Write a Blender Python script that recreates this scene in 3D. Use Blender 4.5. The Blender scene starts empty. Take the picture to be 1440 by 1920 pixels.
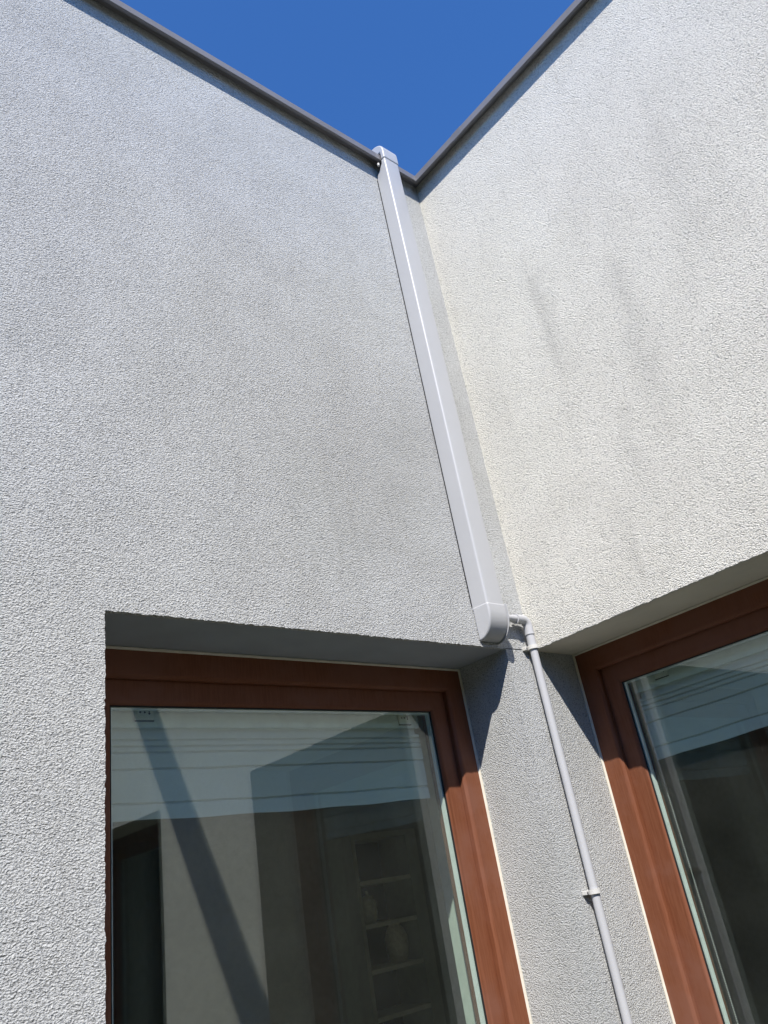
import bpy, bmesh, math, random
from mathutils import Matrix, Vector
random.seed(7)
S = bpy.context.scene
COL = S.collection
E = 1.6                      # height of the camera over the ground; heights below are given from eye level

# ------------------------------------------------------------------ camera, sky, sun, exposure
cd = bpy.data.cameras.new('camera'); cam = bpy.data.objects.new('camera', cd); COL.objects.link(cam)
# orthonormal fit of the photograph's vanishing points (columns: right, up, back)
R3 = Matrix(((0.764438, -0.1725485, -0.6211775), (-0.625027, -0.4345448, -0.648469), (-0.1580371, 0.8839671, -0.44003)))
cam.matrix_world = Matrix.Translation((-2.3859, -1.8187, E)) @ R3.to_4x4()
cd.sensor_fit = 'HORIZONTAL'; cd.sensor_width = 36.0; cd.lens = 36.0 * 1464.04 / 1440.0
cd.clip_start = 0.05; cd.clip_end = 2000
S.camera = cam

SUN = Vector((1 / 1.67, 1 / 1.55, -1.0)).normalized()      # direction the sunlight travels
elev = math.asin(-SUN.z); az = math.atan2(-SUN.x, -SUN.y)
w = bpy.data.worlds.new('World'); S.world = w; w.use_nodes = True
nt = w.node_tree; nt.nodes.clear()
sky = nt.nodes.new('ShaderNodeTexSky'); sky.sky_type = 'NISHITA'; sky.sun_disc = False
sky.sun_elevation = elev; sky.sun_rotation = az; sky.air_density = 1.0; sky.dust_density = 0.0; sky.ozone_density = 4.0
mul = nt.nodes.new('ShaderNodeMix'); mul.data_type = 'RGBA'; mul.blend_type = 'MULTIPLY'; mul.inputs[0].default_value = 1
mul.inputs[7].default_value = (0.67, 1.25, 1.92, 1)
bg = nt.nodes.new('ShaderNodeBackground'); bg.inputs[1].default_value = 0.085
wo = nt.nodes.new('ShaderNodeOutputWorld')
nt.links.new(sky.outputs[0], mul.inputs[6]); nt.links.new(mul.outputs[2], bg.inputs[0]); nt.links.new(bg.outputs[0], wo.inputs[0])
sl = bpy.data.lights.new('sun', 'SUN'); sl.energy = 5.0; sl.angle = math.radians(0.5); sl.color = (1.0, 0.95, 0.875)
so = bpy.data.objects.new('sun', sl); COL.objects.link(so); so.rotation_euler = SUN.to_track_quat('-Z', 'Y').to_euler()
S.view_settings.view_transform = 'Standard'; S.view_settings.look = 'None'; S.view_settings.gamma = 1
S.view_settings.exposure = 0.44

# ------------------------------------------------------------------ material helpers
def mat(name):
    m = bpy.data.materials.new(name); m.use_nodes = True
    n = m.node_tree; b = n.nodes['Principled BSDF']
    return m, n, b
def N(n, t, **k):
    x = n.nodes.new(t)
    for a, v in k.items():
        if a.startswith('i_'): x.inputs[a[2:].replace('_', ' ')].default_value = v
        else: setattr(x, a, v)
    return x
def math_(n, op, a, b=None, clamp=False):
    x = n.nodes.new('ShaderNodeMath'); x.operation = op; x.use_clamp = clamp
    for i, v in enumerate((a, b)):
        if v is None: continue
        if isinstance(v, (int, float)): x.inputs[i].default_value = v
        else: n.links.new(v, x.inputs[i])
    return x.outputs[0]
def ramp(n, src, lo, hi):
    x = n.nodes.new('ShaderNodeMapRange'); x.interpolation_type = 'SMOOTHSTEP'
    n.links.new(src, x.inputs[0]); x.inputs[1].default_value = lo; x.inputs[2].default_value = hi
    return x.outputs[0]
def mixc(n, f, a, b):
    x = n.nodes.new('ShaderNodeMix'); x.data_type = 'RGBA'
    if isinstance(f, float): x.inputs[0].default_value = f
    else: n.links.new(f, x.inputs[0])
    for i, v in ((6, a), (7, b)):
        if isinstance(v, tuple): x.inputs[i].default_value = (*v, 1)
        else: n.links.new(v, x.inputs[i])
    return x.outputs[2]

def plaster(name, base, tint, streaks=(), patch=None):
    """scraped mineral render: worm-like grains of about 4 to 8 mm"""
    m, n, b = mat(name)
    g = N(n, 'ShaderNodeNewGeometry').outputs['Position']
    L = n.links.new
    mp = N(n, 'ShaderNodeMapping'); L(g, mp.inputs[0]); mp.inputs['Scale'].default_value = (1, 1, 1.35)
    wn = N(n, 'ShaderNodeTexNoise', i_Scale=60.0, i_Detail=2.0); L(mp.outputs[0], wn.inputs[0])
    wv = N(n, 'ShaderNodeVectorMath', operation='SCALE'); L(wn.outputs['Color'], wv.inputs[0]); wv.inputs['Scale'].default_value = 0.012
    ad = N(n, 'ShaderNodeVectorMath', operation='ADD'); L(mp.outputs[0], ad.inputs[0]); L(wv.outputs[0], ad.inputs[1])
    n1 = N(n, 'ShaderNodeTexNoise', i_Scale=205.0, i_Detail=3.0, i_Roughness=0.55); L(ad.outputs[0], n1.inputs[0])
    v1 = N(n, 'ShaderNodeTexVoronoi', i_Scale=180.0, feature='F1'); L(ad.outputs[0], v1.inputs[0])
    h = math_(n, 'SUBTRACT', math_(n, 'MULTIPLY', n1.outputs[0], 1.5), math_(n, 'MULTIPLY', v1.outputs[0], 0.62))
    bp = N(n, 'ShaderNodeBump', i_Strength=0.9); L(h, bp.inputs['Height'])
    nb = N(n, 'ShaderNodeTexNoise', i_Scale=4.5, i_Detail=3.0, i_Roughness=0.6); L(g, nb.inputs[0])      # the float scraped some patches flatter than others
    L(math_(n, 'ADD', math_(n, 'MULTIPLY', ramp(n, nb.outputs[0], 0.3, 0.7), 0.0018), 0.0048), bp.inputs['Distance'])
    # long soft undulation left by the float
    n4 = N(n, 'ShaderNodeTexNoise', i_Scale=9.0, i_Detail=2.0); L(g, n4.inputs[0])
    b2 = N(n, 'ShaderNodeBump', i_Strength=0.25, i_Distance=0.005); L(n4.outputs[0], b2.inputs['Height']); L(bp.outputs[0], b2.inputs['Normal'])
    L(b2.outputs[0], b.inputs['Normal'])
    n2 = N(n, 'ShaderNodeTexNoise', i_Scale=1.3, i_Detail=4.0, i_Roughness=0.6); L(g, n2.inputs[0])
    n3 = N(n, 'ShaderNodeTexNoise', i_Scale=0.6, i_Detail=1.0); L(g, n3.inputs[0])
    c = mixc(n, ramp(n, n2.outputs[0], 0.35, 0.7), tuple(x * 0.93 for x in base), base)
    c = mixc(n, ramp(n, n3.outputs[0], 0.4, 0.65), c, tint)
    # thin run-off lines and a broad grey-brown weathered patch
    mr = N(n, 'ShaderNodeMapping'); L(g, mr.inputs[0]); mr.inputs['Scale'].default_value = (1, 1, 0.09)
    nr = N(n, 'ShaderNodeTexNoise', i_Scale=14.0, i_Detail=4.0, i_Roughness=0.65); L(mr.outputs[0], nr.inputs[0])
    c = mixc(n, math_(n, 'MULTIPLY', ramp(n, nr.outputs[0], 0.52, 0.75), 0.13), c, (0.28, 0.27, 0.25))
    if patch:
        vd = N(n, 'ShaderNodeVectorMath', operation='DISTANCE'); L(g, vd.inputs[0]); vd.inputs[1].default_value = patch[0]
        dd = math_(n, 'ADD', vd.outputs['Value'], math_(n, 'MULTIPLY', math_(n, 'SUBTRACT', n2.outputs[0], 0.5), 1.6))
        c = mixc(n, math_(n, 'MULTIPLY', math_(n, 'SUBTRACT', 1.0, ramp(n, dd, 0.0, patch[1])), patch[2]), c, (0.33, 0.31, 0.27))
    ng = N(n, 'ShaderNodeTexNoise', i_Scale=420.0, i_Detail=2.0); L(g, ng.inputs[0])
    c = mixc(n, math_(n, 'MULTIPLY', ramp(n, ng.outputs[0], 0.5, 0.75), 0.30), c, (0.30, 0.29, 0.28))
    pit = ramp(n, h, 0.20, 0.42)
    c = mixc(n, pit, mixc(n, 0.45, c, (0.12, 0.12, 0.12)), c)  # shade inside the pits is put into the colour
    if streaks:
        sp = N(n, 'ShaderNodeSeparateXYZ'); L(g, sp.inputs[0])
        sn = N(n, 'ShaderNodeTexNoise', i_Scale=7.0, i_Detail=3.0); L(g, sn.inputs[0])
        tot = None
        for (y, z0, z1, wd, amt) in streaks:
            yy = math_(n, 'ADD', math_(n, 'SUBTRACT', sp.outputs[1], y), math_(n, 'MULTIPLY', math_(n, 'SUBTRACT', sn.outputs[0], 0.5), wd * 2.2))
            a = math_(n, 'SUBTRACT', 1.0, ramp(n, math_(n, 'ABSOLUTE', yy), 0.0, wd))
            t = math_(n, 'MULTIPLY', ramp(n, sp.outputs[2], z0 + E, z0 + E + (z1 - z0) * 0.6), math_(n, 'SUBTRACT', 1.0, ramp(n, sp.outputs[2], z1 + E - 0.06, z1 + E)))
            k = math_(n, 'MULTIPLY', math_(n, 'MULTIPLY', a, t), amt)
            tot = k if tot is None else math_(n, 'MAXIMUM', tot, k)
        c = mixc(n, tot, c, (0.22, 0.22, 0.22))
    L(c, b.inputs['Base Color']); b.inputs['Roughness'].default_value = 0.95
    b.inputs['Specular IOR Level'].default_value = 0.15
    return m

def simple(name, col, rough, spec=0.5, metal=0.0, noise=None, bump=None):
    m, n, b = mat(name); L = n.links.new
    b.inputs['Roughness'].default_value = rough; b.inputs['Metallic'].default_value = metal
    b.inputs['Specular IOR Level'].default_value = spec
    tc = N(n, 'ShaderNodeNewGeometry').outputs['Position']
    sc, amt = noise or (20.0, 0.06)
    t = N(n, 'ShaderNodeTexNoise', i_Scale=sc, i_Detail=4.0, i_Roughness=0.6); L(tc, t.inputs[0])
    L(mixc(n, ramp(n, t.outputs[0], 0.3, 0.7), tuple(c * (1 - amt) for c in col), tuple(min(1, c * (1 + amt)) for c in col)), b.inputs['Base Color'])
    if bump:
        t2 = N(n, 'ShaderNodeTexNoise', i_Scale=bump[0], i_Detail=3.0); L(tc, t2.inputs[0])
        bb = N(n, 'ShaderNodeBump', i_Strength=bump[1], i_Distance=0.002); L(t2.outputs[0], bb.inputs['Height']); L(bb.outputs[0], b.inputs['Normal'])
    return m

M = {}
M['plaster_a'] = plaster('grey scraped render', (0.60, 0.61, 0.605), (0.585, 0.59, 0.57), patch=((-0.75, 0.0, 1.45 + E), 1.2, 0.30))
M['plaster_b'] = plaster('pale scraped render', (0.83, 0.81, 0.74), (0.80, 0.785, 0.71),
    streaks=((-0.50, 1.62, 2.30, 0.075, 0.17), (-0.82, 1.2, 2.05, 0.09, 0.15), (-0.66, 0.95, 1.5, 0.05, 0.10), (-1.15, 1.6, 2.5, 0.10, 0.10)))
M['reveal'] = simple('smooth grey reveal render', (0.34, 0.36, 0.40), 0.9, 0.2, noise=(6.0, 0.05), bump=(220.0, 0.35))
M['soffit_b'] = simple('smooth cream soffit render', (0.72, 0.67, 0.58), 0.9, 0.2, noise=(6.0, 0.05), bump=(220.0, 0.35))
M['bead'] = simple('cream sealant bead', (0.72, 0.68, 0.58), 0.6)
M['pvc'] = simple('light grey plastic', (0.45, 0.455, 0.465), 0.38, 0.5, noise=(3.0, 0.02), bump=(14.0, 0.12))
M['pipe'] = simple('grey plastic pipe', (0.47, 0.475, 0.49), 0.4, 0.5, noise=(5.0, 0.03))
M['clip'] = simple('off white plastic clip', (0.62, 0.61, 0.58), 0.5, 0.4)
M['gasket'] = simple('black rubber gasket', (0.012, 0.012, 0.013), 0.6, 0.3)
M['spacer'] = simple('pale aluminium spacer', (0.62, 0.68, 0.64), 0.45, 0.5)
M['blind'] = simple('white blind fabric', (0.72, 0.74, 0.74), 0.9, 0.1, noise=(200.0, 0.03))
M['rail'] = simple('white lacquered rail', (0.74, 0.78, 0.74), 0.5, 0.3)
M['ink'] = simple('black ink', (0.02, 0.02, 0.02), 0.6)
M['paint'] = simple('grey green wall paint', (0.42, 0.45, 0.41), 0.9, 0.1)
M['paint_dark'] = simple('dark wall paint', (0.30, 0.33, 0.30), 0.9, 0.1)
M['inner_reveal'] = simple('white inner reveal paint', (0.66, 0.68, 0.64), 0.8, 0.2)
M['ceiling'] = simple('white ceiling paint', (0.6, 0.6, 0.58), 0.9, 0.1)
M['floorwood'] = simple('oak floor', (0.28, 0.20, 0.13), 0.5, 0.4, noise=(8.0, 0.2))
M['shelf'] = simple('white board', (0.9, 0.9, 0.84), 0.5, 0.4)
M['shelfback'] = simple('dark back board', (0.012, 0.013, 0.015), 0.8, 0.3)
M['ceramic'] = simple('beige ceramic', (0.85, 0.82, 0.72), 0.4, 0.5, noise=(45.0, 0.12))
M['roof'] = simple('grey roof membrane', (0.10, 0.10, 0.11), 0.85)
M['bark'] = simple('brown bark', (0.09, 0.065, 0.045), 0.9)
M['beam'] = simple('painted timber beam', (0.35, 0.35, 0.35), 0.7)

def wood():
    m, n, b = mat('brown woodgrain foil'); L = n.links.new
    g = N(n, 'ShaderNodeNewGeometry').outputs['Position']
    mp = N(n, 'ShaderNodeMapping'); L(g, mp.inputs[0]); mp.inputs['Scale'].default_value = (1, 1, 0.06)
    t = N(n, 'ShaderNodeTexNoise', i_Scale=205.0, i_Detail=3.0); L(mp.outputs[0], t.inputs[0])
    t2 = N(n, 'ShaderNodeTexNoise', i_Scale=5.0, i_Detail=4.0, i_Roughness=0.65); L(g, t2.inputs[0])
    c = mixc(n, ramp(n, t.outputs[0], 0.35, 0.65), (0.160, 0.054, 0.025), (0.190, 0.069, 0.034))
    c = mixc(n, ramp(n, t2.outputs[0], 0.38, 0.68), c, (0.190, 0.078, 0.048))
    L(c, b.inputs['Base Color']); b.inputs['Roughness'].default_value = 0.55; b.inputs['Specular IOR Level'].default_value = 0.18
    bb = N(n, 'ShaderNodeBump', i_Strength=0.15, i_Distance=0.001); L(t.outputs[0], bb.inputs['Height']); L(bb.outputs[0], b.inputs['Normal'])
    return m
M['wood'] = wood()
def coping_mat():
    m, n, b = mat('grey coated sheet metal'); L = n.links.new
    g = N(n, 'ShaderNodeNewGeometry').outputs['Position']
    t = N(n, 'ShaderNodeTexNoise', i_Scale=5.0, i_Detail=5.0, i_Roughness=0.7); L(g, t.inputs[0])
    t2 = N(n, 'ShaderNodeTexNoise', i_Scale=40.0, i_Detail=3.0); L(g, t2.inputs[0])
    c = mixc(n, ramp(n, t.outputs[0], 0.4, 0.75), (0.19, 0.183, 0.19), (0.16, 0.15, 0.142))
    c = mixc(n, ramp(n, t2.outputs[0], 0.55, 0.8), c, (0.17, 0.17, 0.18))
    L(c, b.inputs['Base Color']); b.inputs['Roughness'].default_value = 0.5; b.inputs['Metallic'].default_value = 0.1
    return m
M['coping'] = coping_mat()
def glass(name, base, tint, dust):
    m = bpy.data.materials.new(name); m.use_nodes = True; n = m.node_tree; n.nodes.clear(); L = n.links.new
    tr = n.nodes.new('ShaderNodeBsdfTransparent'); tr.inputs[0].default_value = (*tint, 1)
    gl = n.nodes.new('ShaderNodeBsdfGlossy'); gl.inputs['Roughness'].default_value = 0.0; gl.inputs[0].default_value = (0.95, 1.0, 0.98, 1)
    fr = n.nodes.new('ShaderNodeLayerWeight'); fr.inputs[0].default_value = 0.5
    f5 = math_(n, 'POWER', fr.outputs['Facing'], 4.0)
    fac = math_(n, 'ADD', math_(n, 'MULTIPLY', f5, 0.9 - base), base)
    g = N(n, 'ShaderNodeNewGeometry').outputs['Position']
    t = N(n, 'ShaderNodeTexNoise', i_Scale=1.2, i_Detail=1.0); L(g, t.inputs[0])
    bb = N(n, 'ShaderNodeBump', i_Strength=0.07, i_Distance=0.02); L(t.outputs[0], bb.inputs['Height']); L(bb.outputs[0], gl.inputs['Normal'])
    mx = n.nodes.new('ShaderNodeMixShader'); o = n.nodes.new('ShaderNodeOutputMaterial')
    df = n.nodes.new('ShaderNodeBsdfDiffuse'); df.inputs[0].default_value = (0.62, 0.64, 0.58, 1)
    md = n.nodes.new('ShaderNodeMixShader'); tn = N(n, 'ShaderNodeTexNoise', i_Scale=3.0, i_Detail=5.0, i_Roughness=0.7); L(g, tn.inputs[0])
    sp = N(n, 'ShaderNodeTexVoronoi', i_Scale=38.0); L(g, sp.inputs[0])
    spk = math_(n, 'MULTIPLY', math_(n, 'LESS_THAN', sp.outputs['Distance'], 0.045), 0.25)
    L(math_(n, 'ADD', math_(n, 'MULTIPLY', tn.outputs[0], dust), spk if dust > 0.025 else 0.0), md.inputs[0]); L(tr.outputs[0], md.inputs[1]); L(df.outputs[0], md.inputs[2])
    L(fac, mx.inputs[0]); L(md.outputs[0], mx.inputs[1]); L(gl.outputs[0], mx.inputs[2]); L(mx.outputs[0], o.inputs[0])
    return m
M['glass_out'] = glass('outer window glass', 0.10, (0.86, 0.92, 0.89), 0.030)
M['glass_in'] = glass('inner window glass', 0.05, (0.88, 0.94, 0.91), 0.02)
def groundmat():
    m, n, b = mat('dry lawn and gravel'); L = n.links.new
    g = N(n, 'ShaderNodeNewGeometry').outputs['Position']
    t = N(n, 'ShaderNodeTexNoise', i_Scale=3.0, i_Detail=8.0, i_Roughness=0.7); L(g, t.inputs[0])
    L(mixc(n, ramp(n, t.outputs[0], 0.4, 0.62), (0.03, 0.045, 0.02), (0.05, 0.05, 0.04)), b.inputs['Base Color']); b.inputs['Roughness'].default_value = 0.95
    return m
M['ground'] = groundmat()
def leafmat():
    m, n, b = mat('tree leaves'); L = n.links.new
    g = N(n, 'ShaderNodeNewGeometry').outputs['Position']
    t = N(n, 'ShaderNodeTexNoise', i_Scale=2.0, i_Detail=3.0); L(g, t.inputs[0])
    L(mixc(n, ramp(n, t.outputs[0], 0.35, 0.65), (0.035, 0.07, 0.02), (0.08, 0.12, 0.04)), b.inputs['Base Color']); b.inputs['Roughness'].default_value = 0.7
    return m
M['leaf'] = leafmat()

# ------------------------------------------------------------------ object helpers
ORG = {}
def org(o):
    return ORG.get(o.name, Vector((0, 0, 0))) if o else Vector((0, 0, 0))
def empty(name, loc, parent=None, **props):
    o = bpy.data.objects.new(name, None); COL.objects.link(o)
    o.empty_display_size = 0.1
    loc = Vector(loc)
    if parent: o.parent = parent; o.location = loc - org(parent)
    else: o.location = loc
    ORG[o.name] = loc
    for k, v in props.items(): o[k] = v
    return o
def obj(name, bm, m, parent=None, smooth=None, bevel=None, recalc=True, loc=None, **props):
    """link a bmesh given in world coordinates (z over the ground) as one object"""
    o0 = Vector(loc) if loc is not None else org(parent)
    for v in bm.verts: v.co -= o0
    if recalc: bmesh.ops.recalc_face_normals(bm, faces=bm.faces[:])
    me = bpy.data.meshes.new(name); bm.to_mesh(me); bm.free()
    me.materials.append(M[m] if isinstance(m, str) else m)
    o = bpy.data.objects.new(name, me); COL.objects.link(o)
    if parent: o.parent = parent; o.location = o0 - org(parent)
    else: o.location = o0
    ORG[o.name] = o0
    if smooth:
        me.polygons.foreach_set('use_smooth', [True] * len(me.polygons)); me.set_sharp_from_angle(angle=math.radians(smooth))
    if bevel:
        bv = o.modifiers.new('bevel', 'BEVEL'); bv.width = bevel; bv.segments = 4; bv.limit_method = 'ANGLE'; bv.angle_limit = math.radians(40)
        me.polygons.foreach_set('use_smooth', [True] * len(me.polygons))
        wn = o.modifiers.new('normals', 'WEIGHTED_NORMAL'); wn.keep_sharp = False
    for k, v in props.items(): o[k] = v
    return o
def box(bm, a, b):
    x0, y0, z0 = a; x1, y1, z1 = b
    v = [bm.verts.new(p) for p in ((x0, y0, z0), (x1, y0, z0), (x1, y1, z0), (x0, y1, z0), (x0, y0, z1), (x1, y0, z1), (x1, y1, z1), (x0, y1, z1))]
    for f in ((0, 3, 2, 1), (4, 5, 6, 7), (0, 1, 5, 4), (1, 2, 6, 5), (2, 3, 7, 6), (3, 0, 4, 7)): bm.faces.new([v[i] for i in f])
    return bm
def B(a, b): return box(bmesh.new(), a, b)
def quad(bm, *p): return bm.faces.new([bm.verts.new(q) for q in p])
def loft(bm, rings, close=True, caps=True):
    vs = [[bm.verts.new(p) for p in r] for r in rings]
    n = len(vs[0])
    for a, b in zip(vs, vs[1:]):
        for i in range(n if close else n - 1):
            j = (i + 1) % n; bm.faces.new((a[i], a[j], b[j], b[i]))
    if caps: bm.faces.new(vs[0][::-1]); bm.faces.new(vs[-1])
    return bm
def tube(bm, pts, r, seg=20, caps=True):
    pts = [Vector(p) for p in pts]; rings = []
    rr = r if isinstance(r, (list, tuple)) else [r] * len(pts)
    up = None
    for i, p in enumerate(pts):
        t = (pts[min(i + 1, len(pts) - 1)] - pts[max(i - 1, 0)]).normalized()
        if up is None: up = t.orthogonal().normalized()
        up = (up - t * up.dot(t)).normalized(); s = t.cross(up)
        rings.append([p + rr[i] * (math.cos(a) * up + math.sin(a) * s) for a in [2 * math.pi * k / seg for k in range(seg)]])
    return loft(bm, rings, True, caps)
def WA(u, d, z): return (u, d, z + E)          # wall A: u = x, d = depth behind the wall face
def WB(u, d, z): return (d, -u, z + E)         # wall B: u = distance from the corner, d = depth behind the face

# ------------------------------------------------------------------ setting
bm = bmesh.new(); quad(bm, (-300, -300, 0), (300, -300, 0), (300, 300, 0), (-300, 300, 0))
obj('ground', bm, 'ground', kind='structure')

# ------------------------------------------------------------------ the house
TOP = 3.289; HEAD = 0.756; D2 = 0.555
AJ0, AJ1 = -0.152, -1.66          # window A jambs (x)
BJ1 = 1.50; CJ0, CJ1 = 2.65, 4.15 # window B from the corner to 1.50 m, the next one from 2.65 m
house = empty('house', (0, 0, 0), label='modern rendered house with two walls meeting in an inner corner and brown framed windows', category='house')

def jit(a): return random.gauss(0, a)
def rough_line(p0, p1, step=0.006, amp=0.0010):
    n = max(2, int(math.hypot(p1[0] - p0[0], p1[1] - p0[1]) / step)); out = []
    dx, dz = (p1[0] - p0[0]), (p1[1] - p0[1]); l = math.hypot(dx, dz); nx, nz = -dz / l, dx / l
    k = 0
    for i in range(n + 1):
        k = 0.35 * k + jit(amp); f = i / n; e = 0 if i in (0, n) else k
        out.append((p0[0] + dx * f + nx * e, p0[1] + dz * f + nz * e))
    return out
def face(bm, W, pts, d=0.0): bm.faces.new([bm.verts.new(W(u, d, z)) for u, z in pts])
def lip(bm, W, line, p0, p1):
    """rounded, crumbly arris: from the rough line on the face to the straight line 14 mm inside"""
    n = len(line); a = [bm.verts.new(W(u, 0, z)) for u, z in line]
    m_ = [bm.verts.new(W(p0[0] + (p1[0] - p0[0]) * i / (n - 1), 0.014, p0[1] + (p1[1] - p0[1]) * i / (n - 1))) for i in range(n)]
    for i in range(n - 1): bm.faces.new((a[i], a[i + 1], m_[i + 1], m_[i]))

def wall_with_opening(bm, mr, ms, W, ua, ub, o0, o1, rough_sides=(True, True)):
    """front skin over u in [ua,ub] (ua<ub) with the opening [o0,o1] up to HEAD; its reveal strips go into br"""
    top = rough_line((o0, HEAD), (o1, HEAD))
    face(bm, W, top + [(o1, TOP), (o0, TOP)]); lip(bm, W, top, (o0, HEAD), (o1, HEAD))
    for j, (o, e, r) in enumerate(((o0, ua, rough_sides[0]), (o1, ub, rough_sides[1]))):
        if abs(e - o) < 1e-6: continue
        ln = rough_line((o, -E), (o, HEAD)) if r else [(o, -E), (o, HEAD)]
        face(bm, W, ln + [(o, TOP), (e, TOP), (e, -E)]); lip(bm, W, ln, (o, -E), (o, HEAD))
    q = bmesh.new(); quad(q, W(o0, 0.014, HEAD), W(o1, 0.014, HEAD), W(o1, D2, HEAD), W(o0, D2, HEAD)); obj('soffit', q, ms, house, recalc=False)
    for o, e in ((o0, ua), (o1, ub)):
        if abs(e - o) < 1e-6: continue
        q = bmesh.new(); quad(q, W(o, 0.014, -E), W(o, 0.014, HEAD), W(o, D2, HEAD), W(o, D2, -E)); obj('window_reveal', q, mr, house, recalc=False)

bA = bmesh.new()
# wall A: left of the opening, above it, and the pier that runs past the corner into window B
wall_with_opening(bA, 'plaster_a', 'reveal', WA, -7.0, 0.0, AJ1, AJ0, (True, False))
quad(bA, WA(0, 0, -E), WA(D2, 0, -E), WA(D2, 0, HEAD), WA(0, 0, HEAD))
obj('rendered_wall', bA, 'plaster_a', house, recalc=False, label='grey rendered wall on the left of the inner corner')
bB = bmesh.new()
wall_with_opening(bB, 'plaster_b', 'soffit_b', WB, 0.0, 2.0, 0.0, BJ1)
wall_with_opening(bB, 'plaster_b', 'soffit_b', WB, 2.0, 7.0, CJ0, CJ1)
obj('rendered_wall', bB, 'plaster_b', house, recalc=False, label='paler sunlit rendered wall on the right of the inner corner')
# hairline crack in the pier at lintel height
bm = bmesh.new(); pts = [(AJ0 + i * 0.009, -0.0006, HEAD + E + 0.0006 * math.sin(i * 1.7) + 0.003 * (i / 10)) for i in range(11)]
tube(bm, pts, 0.0011, 6); obj('hairline_crack', bm, 'gasket', house)

# coping: folded sheet metal on both parapets, mitred in the corner
prof = [(0.049, 3.255), (0.052, 3.257), (0.050, 3.297), (0.046, 3.301), (-0.42, 3.325), (-0.42, 3.2895), (0.046, 3.2895), (0.046, 3.261), (0.036, 3.261), (0.036, 3.257), (0.042, 3.255)]
bm = bmesh.new(); loft(bm, [[(-7.0, -o, z + E) for o, z in prof], [(-o, -o, z + E) for o, z in prof]])
copA = obj('coping', bm, 'coping', house, label='grey metal coping along the left parapet')
bm = bmesh.new(); loft(bm, [[(-o, -7.0, z + E) for o, z in prof], [(-o, -o - 0.0005, z + E) for o, z in prof]])
copB = obj('coping', bm, 'coping', house, label='grey metal coping along the right parapet')
def seam(parent, horizontal_a, c):
    p2 = [(0.0515, 3.254), (0.0525, 3.2965), (0.047, 3.3012), (-0.40, 3.3262), (-0.40, 3.3235), (0.044, 3.299), (0.047, 3.255)]
    bm = bmesh.new()
    f = (lambda t, o, z: (t, -o, z + E)) if horizontal_a else (lambda t, o, z: (-o, t, z + E))
    loft(bm, [[f(c - 0.03, o, z) for o, z in p2], [f(c + 0.03, o, z) for o, z in p2]])
    obj('lap_joint', bm, 'coping', parent)
seam(copB, False, -0.36); seam(copA, True, -1.9)
bm = bmesh.new()
quad(bm, (-7, 0.42, 3.2 + E), (6, 0.42, 3.2 + E), (6, 6, 3.2 + E), (-7, 6, 3.2 + E)); quad(bm, (0.42, -7, 3.2 + E), (6, -7, 3.2 + E), (6, 0.42, 3.2 + E), (0.42, 0.42, 3.2 + E))
obj('flat_roof', bm, 'roof', house)

# inside: one L shaped room behind both windows
bm = bmesh.new()
H1 = 1.02
def inner_skin(W, ua, ub, o0, o1):
    face(bm, W, [(ua, -E), (o0, -E), (o0, H1), (ua, H1)], D2); face(bm, W, [(o1, -E), (ub, -E), (ub, H1), (o1, H1)], D2); face(bm, W, [(o0, HEAD), (o1, HEAD), (o1, H1), (o0, H1)], D2)
inner_skin(WA, -5.0, D2, AJ1, AJ0); inner_skin(WB, -D2, 2.0, 0.0, BJ1); inner_skin(WB, 2.0, 5.0, CJ0, CJ1)
obj('interior_wall', bm, 'paint', house, recalc=False)
bm = bmesh.new()
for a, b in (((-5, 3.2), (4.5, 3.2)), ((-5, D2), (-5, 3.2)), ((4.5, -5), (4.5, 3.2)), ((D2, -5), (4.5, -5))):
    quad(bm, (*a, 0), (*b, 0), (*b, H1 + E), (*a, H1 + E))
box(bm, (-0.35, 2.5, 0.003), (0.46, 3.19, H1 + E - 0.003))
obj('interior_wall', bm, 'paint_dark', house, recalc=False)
bm = bmesh.new(); z = H1 + E
quad(bm, (-5, D2, z), (4.5, D2, z), (4.5, 3.2, z), (-5, 3.2, z)); quad(bm, (D2, -5, z), (4.5, -5, z), (4.5, D2, z), (D2, D2, z))
obj('interior_ceiling', bm, 'ceiling', house, recalc=False)
bm = bmesh.new(); z = 0.006
quad(bm, (-5, D2, z), (4.5, D2, z), (4.5, 3.2, z), (-5, 3.2, z)); quad(bm, (D2, -5, z), (4.5, -5, z), (4.5, D2, z), (D2, D2, z))
obj('interior_floor', bm, 'floorwood', house, recalc=False)
def inner_lining(W, o0, o1):
    bm = bmesh.new(); e = 0.004
    quad(bm, W(o0 + e, 0.337, -1.5), W(o0 + e, 0.337, HEAD - e), W(o0 + e, D2, HEAD - e), W(o0 + e, D2, -1.5))
    quad(bm, W(o1 - e, 0.337, -1.5), W(o1 - e, 0.337, HEAD - e), W(o1 - e, D2, HEAD - e), W(o1 - e, D2, -1.5))
    quad(bm, W(o0 + e, 0.337, HEAD - e), W(o1 - e, 0.337, HEAD - e), W(o1 - e, D2, HEAD - e), W(o0 + e, D2, HEAD - e))
    obj('inner_reveal', bm, 'inner_reveal', house, recalc=False)
inner_lining(WA, AJ1, AJ0); inner_lining(WB, 0.0, BJ1); inner_lining(WB, CJ0, CJ1)

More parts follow.
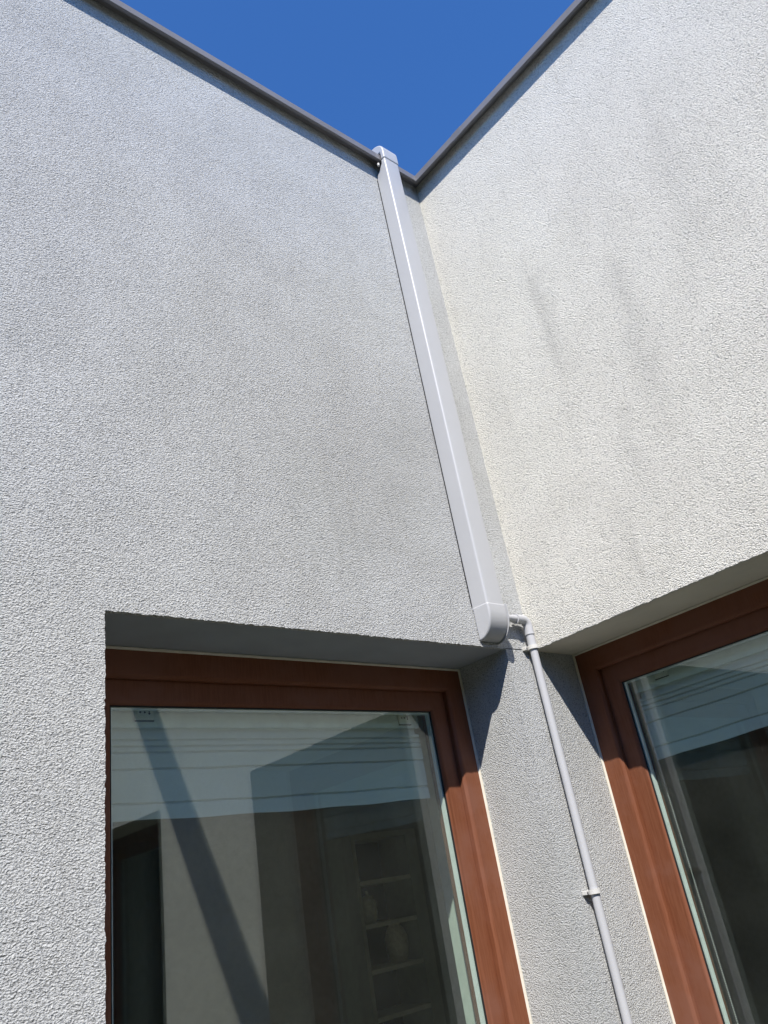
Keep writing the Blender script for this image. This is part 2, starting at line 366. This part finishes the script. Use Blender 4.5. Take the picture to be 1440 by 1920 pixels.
# windows --------------------------------------------------------------------
def ring(W, o0, o1, z0, z1, prof, sides=4):
    """mitred frame: prof = [(inset, depth)...] swept round the rectangle; sides=3 leaves the bottom out"""
    bm = bmesh.new()
    def r(k):
        out = []
        for t, d in prof:
            u, z = ((o0 + t, z0 + t), (o0 + t, z1 - t), (o1 - t, z1 - t), (o1 - t, z0 + t))[k]
            if sides == 3 and k in (0, 3): z = z0
            out.append(W(u, d, z))
        return out
    rs = [r(0), r(1), r(2), r(3)]
    if sides == 4: loft(bm, rs + [rs[0]], True, False); bmesh.ops.remove_doubles(bm, verts=bm.verts[:], dist=1e-6)
    else: loft(bm, rs, True, True)
    return bm
def make_window(W, o0, o1, loc, label, shift=0.0):
    wdw = empty('window', loc, house, label=label)
    z0, z1 = -1.50, HEAD; g = 0.0015
    a, b = o0 + g - shift, o1 - g
    obj('sealant_bead', ring(W, a, b, z0, z1 - g, [(0, 0.246), (0.004, 0.245), (0.007, 0.2528), (0, 0.2528)], 3), 'bead', wdw)
    obj('frame', ring(W, a, b, z0, z1 - g, [(0, 0.253), (0.074, 0.253), (0.080, 0.256), (0.086, 0.264), (0.086, 0.335), (0, 0.335)]), 'wood', wdw, smooth=35)
    obj('sash', ring(W, a, b, z0, z1 - g, [(0.080, 0.281), (0.140, 0.281), (0.147, 0.284), (0.155, 0.294), (0.155, 0.345), (0.076, 0.345), (0.076, 0.3355), (0.0865, 0.3355), (0.0865, 0.281)]), 'wood', wdw, smooth=35)
    obj('gasket', ring(W, a, b, z0, z1 - g, [(0.1552, 0.293), (0.158, 0.294), (0.158, 0.2995), (0.1552, 0.2995)]), 'gasket', wdw)
    obj('spacer', ring(W, a, b, z0, z1 - g, [(0.1552, 0.3015), (0.164, 0.3015), (0.164, 0.3175), (0.1552, 0.3175)]), 'spacer', wdw)
    t = 0.1552
    for name, d, m in (('outer_pane', 0.3005, 'glass_out'), ('inner_pane', 0.3190, 'glass_in')):
        bm = bmesh.new(); quad(bm, W(a + t, d, z0 + t), W(b - t, d, z0 + t), W(b - t, d, z1 - t - g), W(a + t, d, z1 - t - g))
        obj(name, bm, m, wdw, recalc=False)
    return wdw
winA = make_window(WA, AJ1, AJ0, (AJ1, 0.253, 0.1), 'brown woodgrain window in the left wall', 0.026)
winB = make_window(WB, 0.0, BJ1, (0.253, 0, 0.1), 'brown woodgrain window in the right wall, cut by the photo edge')
c = winB.copy(); COL.objects.link(c); c.location.y -= CJ0; c['label'] = 'brown woodgrain window further along the right wall, seen only as a reflection'
for ch in winB.children:
    k = ch.copy(); COL.objects.link(k); k.parent = c

# ------------------------------------------------------------------ blinds behind the panes
def blind(W, u0, u1, loc, label, tags, tilt=0.0):
    t = empty('roman_blind', loc, label=label, category='blind', group='folded roman blinds behind the windows')
    bm = bmesh.new(); d = 0.352
    P = [(d, 0.553), (d, 0.640), (d + 0.045, 0.640), (d + 0.045, 0.553)]
    loft(bm, [[W(u0, dd, z) for dd, z in P], [W(u1, dd, z) for dd, z in P]]); obj('headrail', bm, 'rail', t)
    # cloth: one sheet, stacked folds at the top, tucks lower down, hem at the bottom
    prof = [(d + 0.022, 0.553), (d + 0.022, 0.534), (d + 0.002, 0.530), (d + 0.001, 0.521), (d + 0.010, 0.517), (d + 0.001, 0.513), (d, 0.503), (d + 0.010, 0.499),
            (d + 0.001, 0.495), (d, 0.486), (d + 0.009, 0.482), (d + 0.001, 0.478), (d - 0.001, 0.440), (d + 0.009, 0.436), (d + 0.001, 0.432),
            (d - 0.001, 0.390), (d, 0.348), (d + 0.009, 0.344), (d + 0.001, 0.340), (d, 0.320), (d, 0.301)]
    n = 24; bm = bmesh.new(); vs = []
    for i in range(n + 1):
        f = i / n; u = u0 + 0.006 + (u1 - u0 - 0.012) * f
        col = []
        for dd, z in prof:
            low = (0.553 - z) / 0.25
            sag = -0.006 * math.sin(math.pi * f) * low + 0.0015 * math.sin(f * 23 + z * 40) * low
            col.append((u, dd + 0.0025 * math.sin(f * 9 + z * 30) * low, z + sag + tilt * (f) * low))
        vs.append([bm.verts.new(W(u, dd, z)) for u, dd, z in col] + [bm.verts.new(W(u, dd + 0.003, z)) for u, dd, z in reversed(col)])
    m_ = len(vs[0])
    for p, q in zip(vs, vs[1:]):
        for j in range(m_): k = (j + 1) % m_; bm.faces.new((p[j], p[k], q[k], q[j]))
    bm.faces.new(vs[0]); bm.faces.new(vs[-1])
    obj('blind_cloth', bm, 'blind', t)
    for u, z in tags:
        bm = bmesh.new(); P = [(-0.028, -0.022), (0.028, -0.022), (0.028, 0.022), (-0.028, 0.022)]
        loft(bm, [[W(u + a, d - 0.0005, z + b) for a, b in P], [W(u + a, d - 0.004, z + b) for a, b in P]])
        tg = obj('clip_plate', bm, 'shelf', t)
        bm = bmesh.new(); s = 1 if W is WA else 1
        for a, b, r in ((-0.013, 0.002, 0.0032), (0.001, 0.002, 0.0032), (0.015, 0.0055, 0.0034), (0.015, -0.0015, 0.0034)):
            loft(bm, [[W(u + s * a + r * math.cos(q), dd, z + b + r * math.sin(q)) for q in [k * math.pi / 4 for k in range(8)]] for dd in (d - 0.0042, d - 0.0048)])
        obj('printed_mark', bm, 'ink', tg)
        bm = bmesh.new(); box_pts = [(-0.0285, -0.0245), (0.0285, -0.0245), (0.0285, -0.022), (-0.0285, -0.022)]
        loft(bm, [[W(u + a, d - 0.001, z + b) for a, b in box_pts], [W(u + a, d - 0.007, z + b) for a, b in box_pts]]); obj('clip_lip', bm, 'gasket', tg)
    return t
blind(WA, AJ1 + 0.14, -0.325, (-1.0, 0.37, 0.55 + E), 'folded white roman blind behind the left window pane', ((-1.405, 0.594), (-0.395, 0.586)))
blind(WB, 0.165, BJ1 - 0.14, (0.37, -0.8, 0.55 + E), 'folded white roman blind behind the right window pane', ((0.295, 0.600), (1.2, 0.600)), tilt=0.05)

# beaded cord along the edge of the right blind
bm = bmesh.new()
for i in range(260):
    z = 0.33 - i * 0.0062
    if z < -1.2: break
    for q in (0,):
        cx, cy, cz, r = 0.345, -0.176, z + E, 0.0028
        vs = [bm.verts.new((cx + r * a, cy + r * b, cz + r * c_)) for a, b, c_ in ((1, 0, 0), (-1, 0, 0), (0, 1, 0), (0, -1, 0), (0, 0, 1), (0, 0, -1))]
        for f in ((0, 2, 4), (2, 1, 4), (1, 3, 4), (3, 0, 4), (2, 0, 5), (1, 2, 5), (3, 1, 5), (0, 3, 5)): bm.faces.new([vs[k] for k in f])
obj('bead_chain', bm, 'clip', None, smooth=180, loc=(0.345, -0.176, 0.3 + E), label='white beaded pull chain hanging down behind the edge of the right pane', category='blind chain')

# ------------------------------------------------------------------ shelving unit with two pots
su = empty('shelf_unit', (1.19, 2.65, 0.006), label='narrow open shelf unit standing in the dark room behind the left window', category='shelf unit')
x0, x1 = 0.972, 1.402
def sbox(name, a, b, m='shelf'): obj(name, B(a, b), m, su)
sbox('side_panel', (x0 - 0.03, 2.5, 0.006), (x0, 2.80, 0.41 + E), 'paint'); sbox('side_panel', (x1, 2.5, 0.006), (x1 + 0.10, 2.80, 0.41 + E), 'paint')
sbox('top_panel', (x0, 2.5, 0.375 + E), (x1, 2.80, 0.41 + E), 'paint'); sbox('back_panel', (x0, 2.79, 0.006), (x1, 2.80, 0.375 + E), 'shelfback')
for k in range(6):
    z = 0.118 - 0.247 * k + E; sbox('shelf', (x0, 2.502, z - 0.012), (x1, 2.789, z + 0.012))
def lathe(profile, c, seg=28):
    bm = bmesh.new(); loft(bm, [[(c[0] + r * math.cos(t), c[1] + r * math.sin(t), c[2] + z) for t in [2 * math.pi * k / seg for k in range(seg)]] for r, z in profile]); return bm
zs = 0.118 - 0.247 + 0.0125 + E
pot = empty('lidded_jar', (1.09, 2.60, zs), label='patterned pale jar with a knobbed lid on the second shelf', category='jar')
obj('jar_body', lathe([(0.030, 0), (0.045, 0.015), (0.055, 0.06), (0.055, 0.11), (0.042, 0.135), (0.034, 0.145)], (1.09, 2.60, zs)), 'ceramic', pot, smooth=60)
obj('lid', lathe([(0.037, 0.1455), (0.034, 0.155), (0.012, 0.163), (0.008, 0.170), (0.013, 0.180), (0.008, 0.190), (0.001, 0.192)], (1.09, 2.60, zs)), 'ceramic', pot, smooth=60)
zs2 = zs - 0.247
obj('vase', lathe([(0.045, 0), (0.058, 0.01), (0.072, 0.08), (0.075, 0.14), (0.055, 0.19), (0.035, 0.212), (0.040, 0.222), (0.03, 0.221)], (1.30, 2.62, zs2)), 'ceramic', None, smooth=60, loc=(1.30, 2.62, zs2),
    label='plain beige bulging vase on the third shelf', category='vase')

# ------------------------------------------------------------------ plastic line cover on the wall
X0, X1, YF = -0.288, -0.194, -0.077
tr = empty('line_cover', ((X0 + X1) / 2, 0, 0.775 + E), label='tall light grey plastic line cover running up the wall beside the inner corner', category='line cover')
def section(z, back, x0=X0, x1=X1, yf=YF, r=0.009):
    pts = [(x0, back)]
    for k in range(7):
        a = math.pi / 2 * k / 6; pts.append((x0 + r - r * math.cos(a), yf + r - r * math.sin(a)))
    for k in range(7):
        a = math.pi / 2 * k / 6; pts.append((x1 - r + r * math.sin(a), yf + r - r * math.cos(a)))
    pts.append((x1, back))
    return [(x, y, z + E) for x, y in pts]
bm = bmesh.new()
loft(bm, [section(0.893, -0.001), section(3.150, -0.001), section(3.185, -0.010), (section(3.215, -0.038)), section(3.235, -0.053), section(3.252, -0.054)])
obj('channel', bm, 'pvc', tr, smooth=30)
obj('gap_shadow_strip', B((X0 - 0.0022, -0.0035, 0.905 + E), (X1 + 0.0022, -0.0002, 3.16 + E)), 'shelfback', tr)  # dark strip standing in for the shadow gap along the cover's edge
def side_extrude(prof, x0, x1):
    bm = bmesh.new(); loft(bm, [[(x0, y, z + E) for y, z in prof], [(x1, y, z + E) for y, z in prof]]); return bm
# bottom end piece: front curves back to the wall
yf = YF - 0.0022; pr = [(-0.001, 0.903), (yf, 0.899), (yf, 0.868)]
for k in range(1, 13):
    a = math.pi / 2 * k / 12; pr.append((-0.010 + (yf + 0.010) * math.cos(a), 0.868 - 0.095 * math.sin(a)))
pr.append((-0.001, 0.773))
obj('end_cap', side_extrude(pr, X0 - 0.002, X1 + 0.002), 'pvc', tr, bevel=0.008)
rim = [(y * 1.05 if y < -0.002 else y, 0.868 + (z - 0.868) * 1.05 if z < 0.868 else z) for y, z in pr]
obj('end_rim', side_extrude(rim, X1 + 0.0021, X1 + 0.0042), 'pvc', tr)
# top elbow over the coping
yf = YF - 0.003; pr = [(-0.055, 3.253), (yf, 3.253), (yf, 3.310)]
for k in range(1, 13):
    a = math.pi / 2 * k / 12; pr.append((yf * math.cos(a), 3.310 + 0.068 * math.sin(a)))
pr += [(0.26, 3.380), (0.26, 3.322), (0.0, 3.308), (-0.055, 3.305)]
obj('top_elbow', side_extrude(pr, X0 - 0.003, X1 + 0.003), 'pvc', tr, bevel=0.008)
bm = bmesh.new(); loft(bm, [section(3.2525, -0.056, X0 + 0.0015, X1 - 0.0015, YF + 0.001), section(3.2545, -0.056, X0 + 0.0015, X1 - 0.0015, YF + 0.001)]); obj('joint_gasket', bm, 'gasket', tr)
bm = bmesh.new(); tube(bm, [(X0 - 0.012, -0.040, 3.222 + E), (X0 - 0.012, -0.040, 3.236 + E)], 0.006, 12); obj('fixing_plug', bm, 'clip', tr, smooth=50)

# ------------------------------------------------------------------ condensate pipe
PX, PY = -0.028, -0.030; PZ = 0.868; r = 0.0148
cp = empty('drain_pipe', (PX, PY, 0.0), label='slim light grey drain pipe leaving the line cover and running down the inner corner', category='drain pipe')
z = PZ + E
bm = bmesh.new(); tube(bm, [(X1 - 0.004, PY, z), (-0.066, PY, z)], r * 0.92, 24); obj('horizontal_pipe', bm, 'pipe', cp, smooth=50)
rb = 0.026; path = [(-0.088, PY, z), (PX - rb, PY, z)] + [(PX - rb + rb * math.sin(a), PY, z - rb + rb * math.cos(a)) for a in [math.pi / 2 * k / 8 for k in range(1, 9)]] + [(PX, PY, z - rb - 0.030)]
bm = bmesh.new(); tube(bm, path, r * 1.22, 24); obj('elbow', bm, 'pipe', cp, smooth=50)
for p, q in (((-0.092, PY, z), (-0.086, PY, z)), ((PX, PY, z - rb - 0.027), (PX, PY, z - rb - 0.034))):
    bm = bmesh.new(); tube(bm, [p, q], r * 1.32, 24); obj('collar', bm, 'pipe', cp, smooth=50)
bm = bmesh.new(); tube(bm, [(PX, PY, z - rb - 0.034), (PX, PY, z - rb - 0.080)], r * 1.12, 24); obj('socket', bm, 'pipe', cp, smooth=50)
bm = bmesh.new(); tube(bm, [(PX, PY, z - rb - 0.078), (PX + 0.0015, PY, 1.0), (PX, PY, 0.02)], r, 24); obj('vertical_pipe', bm, 'pipe', cp, smooth=50)
def clip_(zc, w=0.014):
    g = empty('pipe_clip', (PX, PY, zc), cp)
    bm = bmesh.new(); R1, R0 = r + 0.0065, r + 0.0004; seg = 28
    def ringpts(rad, zz):
        return [(PX + rad * math.cos(2 * math.pi * k / seg), PY + rad * math.sin(2 * math.pi * k / seg), zz) for k in range(seg)]
    o0 = [bm.verts.new(p) for p in ringpts(R1, zc - w / 2)]; o1 = [bm.verts.new(p) for p in ringpts(R1, zc + w / 2)]
    i0 = [bm.verts.new(p) for p in ringpts(R0, zc - w / 2)]; i1 = [bm.verts.new(p) for p in ringpts(R0, zc + w / 2)]
    for k in range(seg):
        j = (k + 1) % seg
        bm.faces.new((o0[k], o0[j], o1[j], o1[k])); bm.faces.new((i0[j], i0[k], i1[k], i1[j])); bm.faces.new((o1[k], o1[j], i1[j], i1[k])); bm.faces.new((o0[j], o0[k], i0[k], i0[j]))
    obj('clip_ring', bm, 'clip', g, smooth=50)
    bm = B((PX - 0.030, -0.019, zc - w / 2 + 0.0006), (PX + 0.018, -0.0008, zc + w / 2 - 0.0006)); obj('clip_foot', bm, 'clip', g, bevel=0.0015)
    bm = bmesh.new(); tube(bm, [(PX - 0.0245, -0.019, zc), (PX - 0.0245, -0.0215, zc)], 0.0034, 12); obj('clip_screw', bm, 'coping', g)
clip_(0.758 + E); clip_(-0.083 + E)

# ------------------------------------------------------------------ things behind the camera that the panes mirror and that throw the slanting shadow; hedges added to cut low sky light
pg = empty('pergola_beam', (0, -3.85, 3.0 + E), label='grey timber beam running out from the right wall on a post, seen as a slanting shadow in the left pane', category='beam')
obj('beam', B((-2.6, -3.95, 2.90 + E), (-0.002, -3.75, 3.14 + E)), 'beam', pg, bevel=0.004)
obj('post', B((-2.58, -3.93, 0.0), (-2.44, -3.79, 2.899 + E)), 'beam', pg, bevel=0.004)

def tree(x, y, h, cr, label):
    t = empty('garden_tree', (x, y, 0), label=label, category='tree', group='trees in the garden opposite the house')
    bm = bmesh.new(); tube(bm, [(x, y, 0), (x + 0.1, y, h * 0.35), (x - 0.05, y + 0.1, h * 0.75)], [0.2, 0.14, 0.05], 10)
    for k in range(7):
        a = k * 2.4; zz = h * (0.35 + 0.06 * k); tube(bm, [(x, y, zz), (x + cr * 0.6 * math.cos(a), y + cr * 0.6 * math.sin(a), zz + h * 0.15)], [0.06, 0.02], 6)
    obj('trunk', bm, 'bark', t)
    bm = bmesh.new(); cl = [(Vector((random.gauss(0, cr * .45), random.gauss(0, cr * .45), random.gauss(0, h * .14))), random.uniform(.35, .8)) for _ in range(34)]
    for _ in range(5200):
        c0, rr = random.choice(cl); p = c0 + Vector((random.gauss(0, 1), random.gauss(0, 1), random.gauss(0, 1))).normalized() * rr * random.random() ** .4
        p += Vector((x, y, h * 0.68)); s = random.uniform(.04, .09)
        a = Vector((random.gauss(0, 1), random.gauss(0, 1), random.gauss(0, 1))).normalized(); b = a.orthogonal().normalized()
        bm.faces.new([bm.verts.new(p + q) for q in (a * s * 1.6, b * s, -a * s * 1.6, -b * s)])
    obj('crown', bm, 'leaf', t, recalc=False)
tree(-9.5, -9.5, 6.5, 2.0, 'leafy green tree standing in the garden opposite, nearer the corner')
tree(-6.0, -13.0, 7.5, 2.4, 'taller leafy green tree standing further back in the garden opposite')

def hedge(a, b, h, w, label):
    """clipped hedge from a to b, added out of view to block horizon light: a dark inner mass wrapped in thousands of small leaves"""
    a = Vector((*a, 0)); b = Vector((*b, 0)); d = (b - a).normalized(); nrm = Vector((-d.y, d.x, 0)); L = (b - a).length
    t = empty('blocker_hedge', (a + b) / 2, label=label, category='hedge')
    bm = bmesh.new(); n = int(L / 0.5); rings = []
    for i in range(n + 1):
        p = a + d * L * i / n; hh = h * 0.93 + random.uniform(-.12, .12); ww = w * 0.42 + random.uniform(-.06, .06)
        rings.append([p - nrm * ww, p - nrm * ww * 0.9 + Vector((0, 0, hh)), p + nrm * ww * 0.9 + Vector((0, 0, hh)), p + nrm * ww])
    loft(bm, rings); obj('branches', bm, 'bark', t)
    bm = bmesh.new()
    for _ in range(int(L * h * 130)):
        p = a + d * random.uniform(0, L); q = random.random()
        if q < 0.8: p += nrm * random.choice((-1, 1)) * (w * 0.5 + random.gauss(0, .06)); p.z = random.uniform(0, h)
        else: p += nrm * random.uniform(-.5, .5) * w; p.z = h + random.gauss(0, .09)
        s_ = random.uniform(.05, .10); u = Vector((random.gauss(0, 1), random.gauss(0, 1), random.gauss(0, 1))).normalized(); v = u.orthogonal().normalized()
        bm.faces.new([bm.verts.new(p + k) for k in (u * s_ * 1.4, v * s_, -u * s_ * 1.4, -v * s_)])
    obj('foliage', bm, 'leaf', t, recalc=False)
hedge((-11.5, -11.0), (4.0, -11.0), 5.5, 0.9, 'tall dark hedge added out of view to block low sky light, facing the left wall')
hedge((-10.5, -10.0), (-10.5, 4.0), 5.5, 0.9, 'tall dark hedge added out of view to block low sky light, facing the right wall')
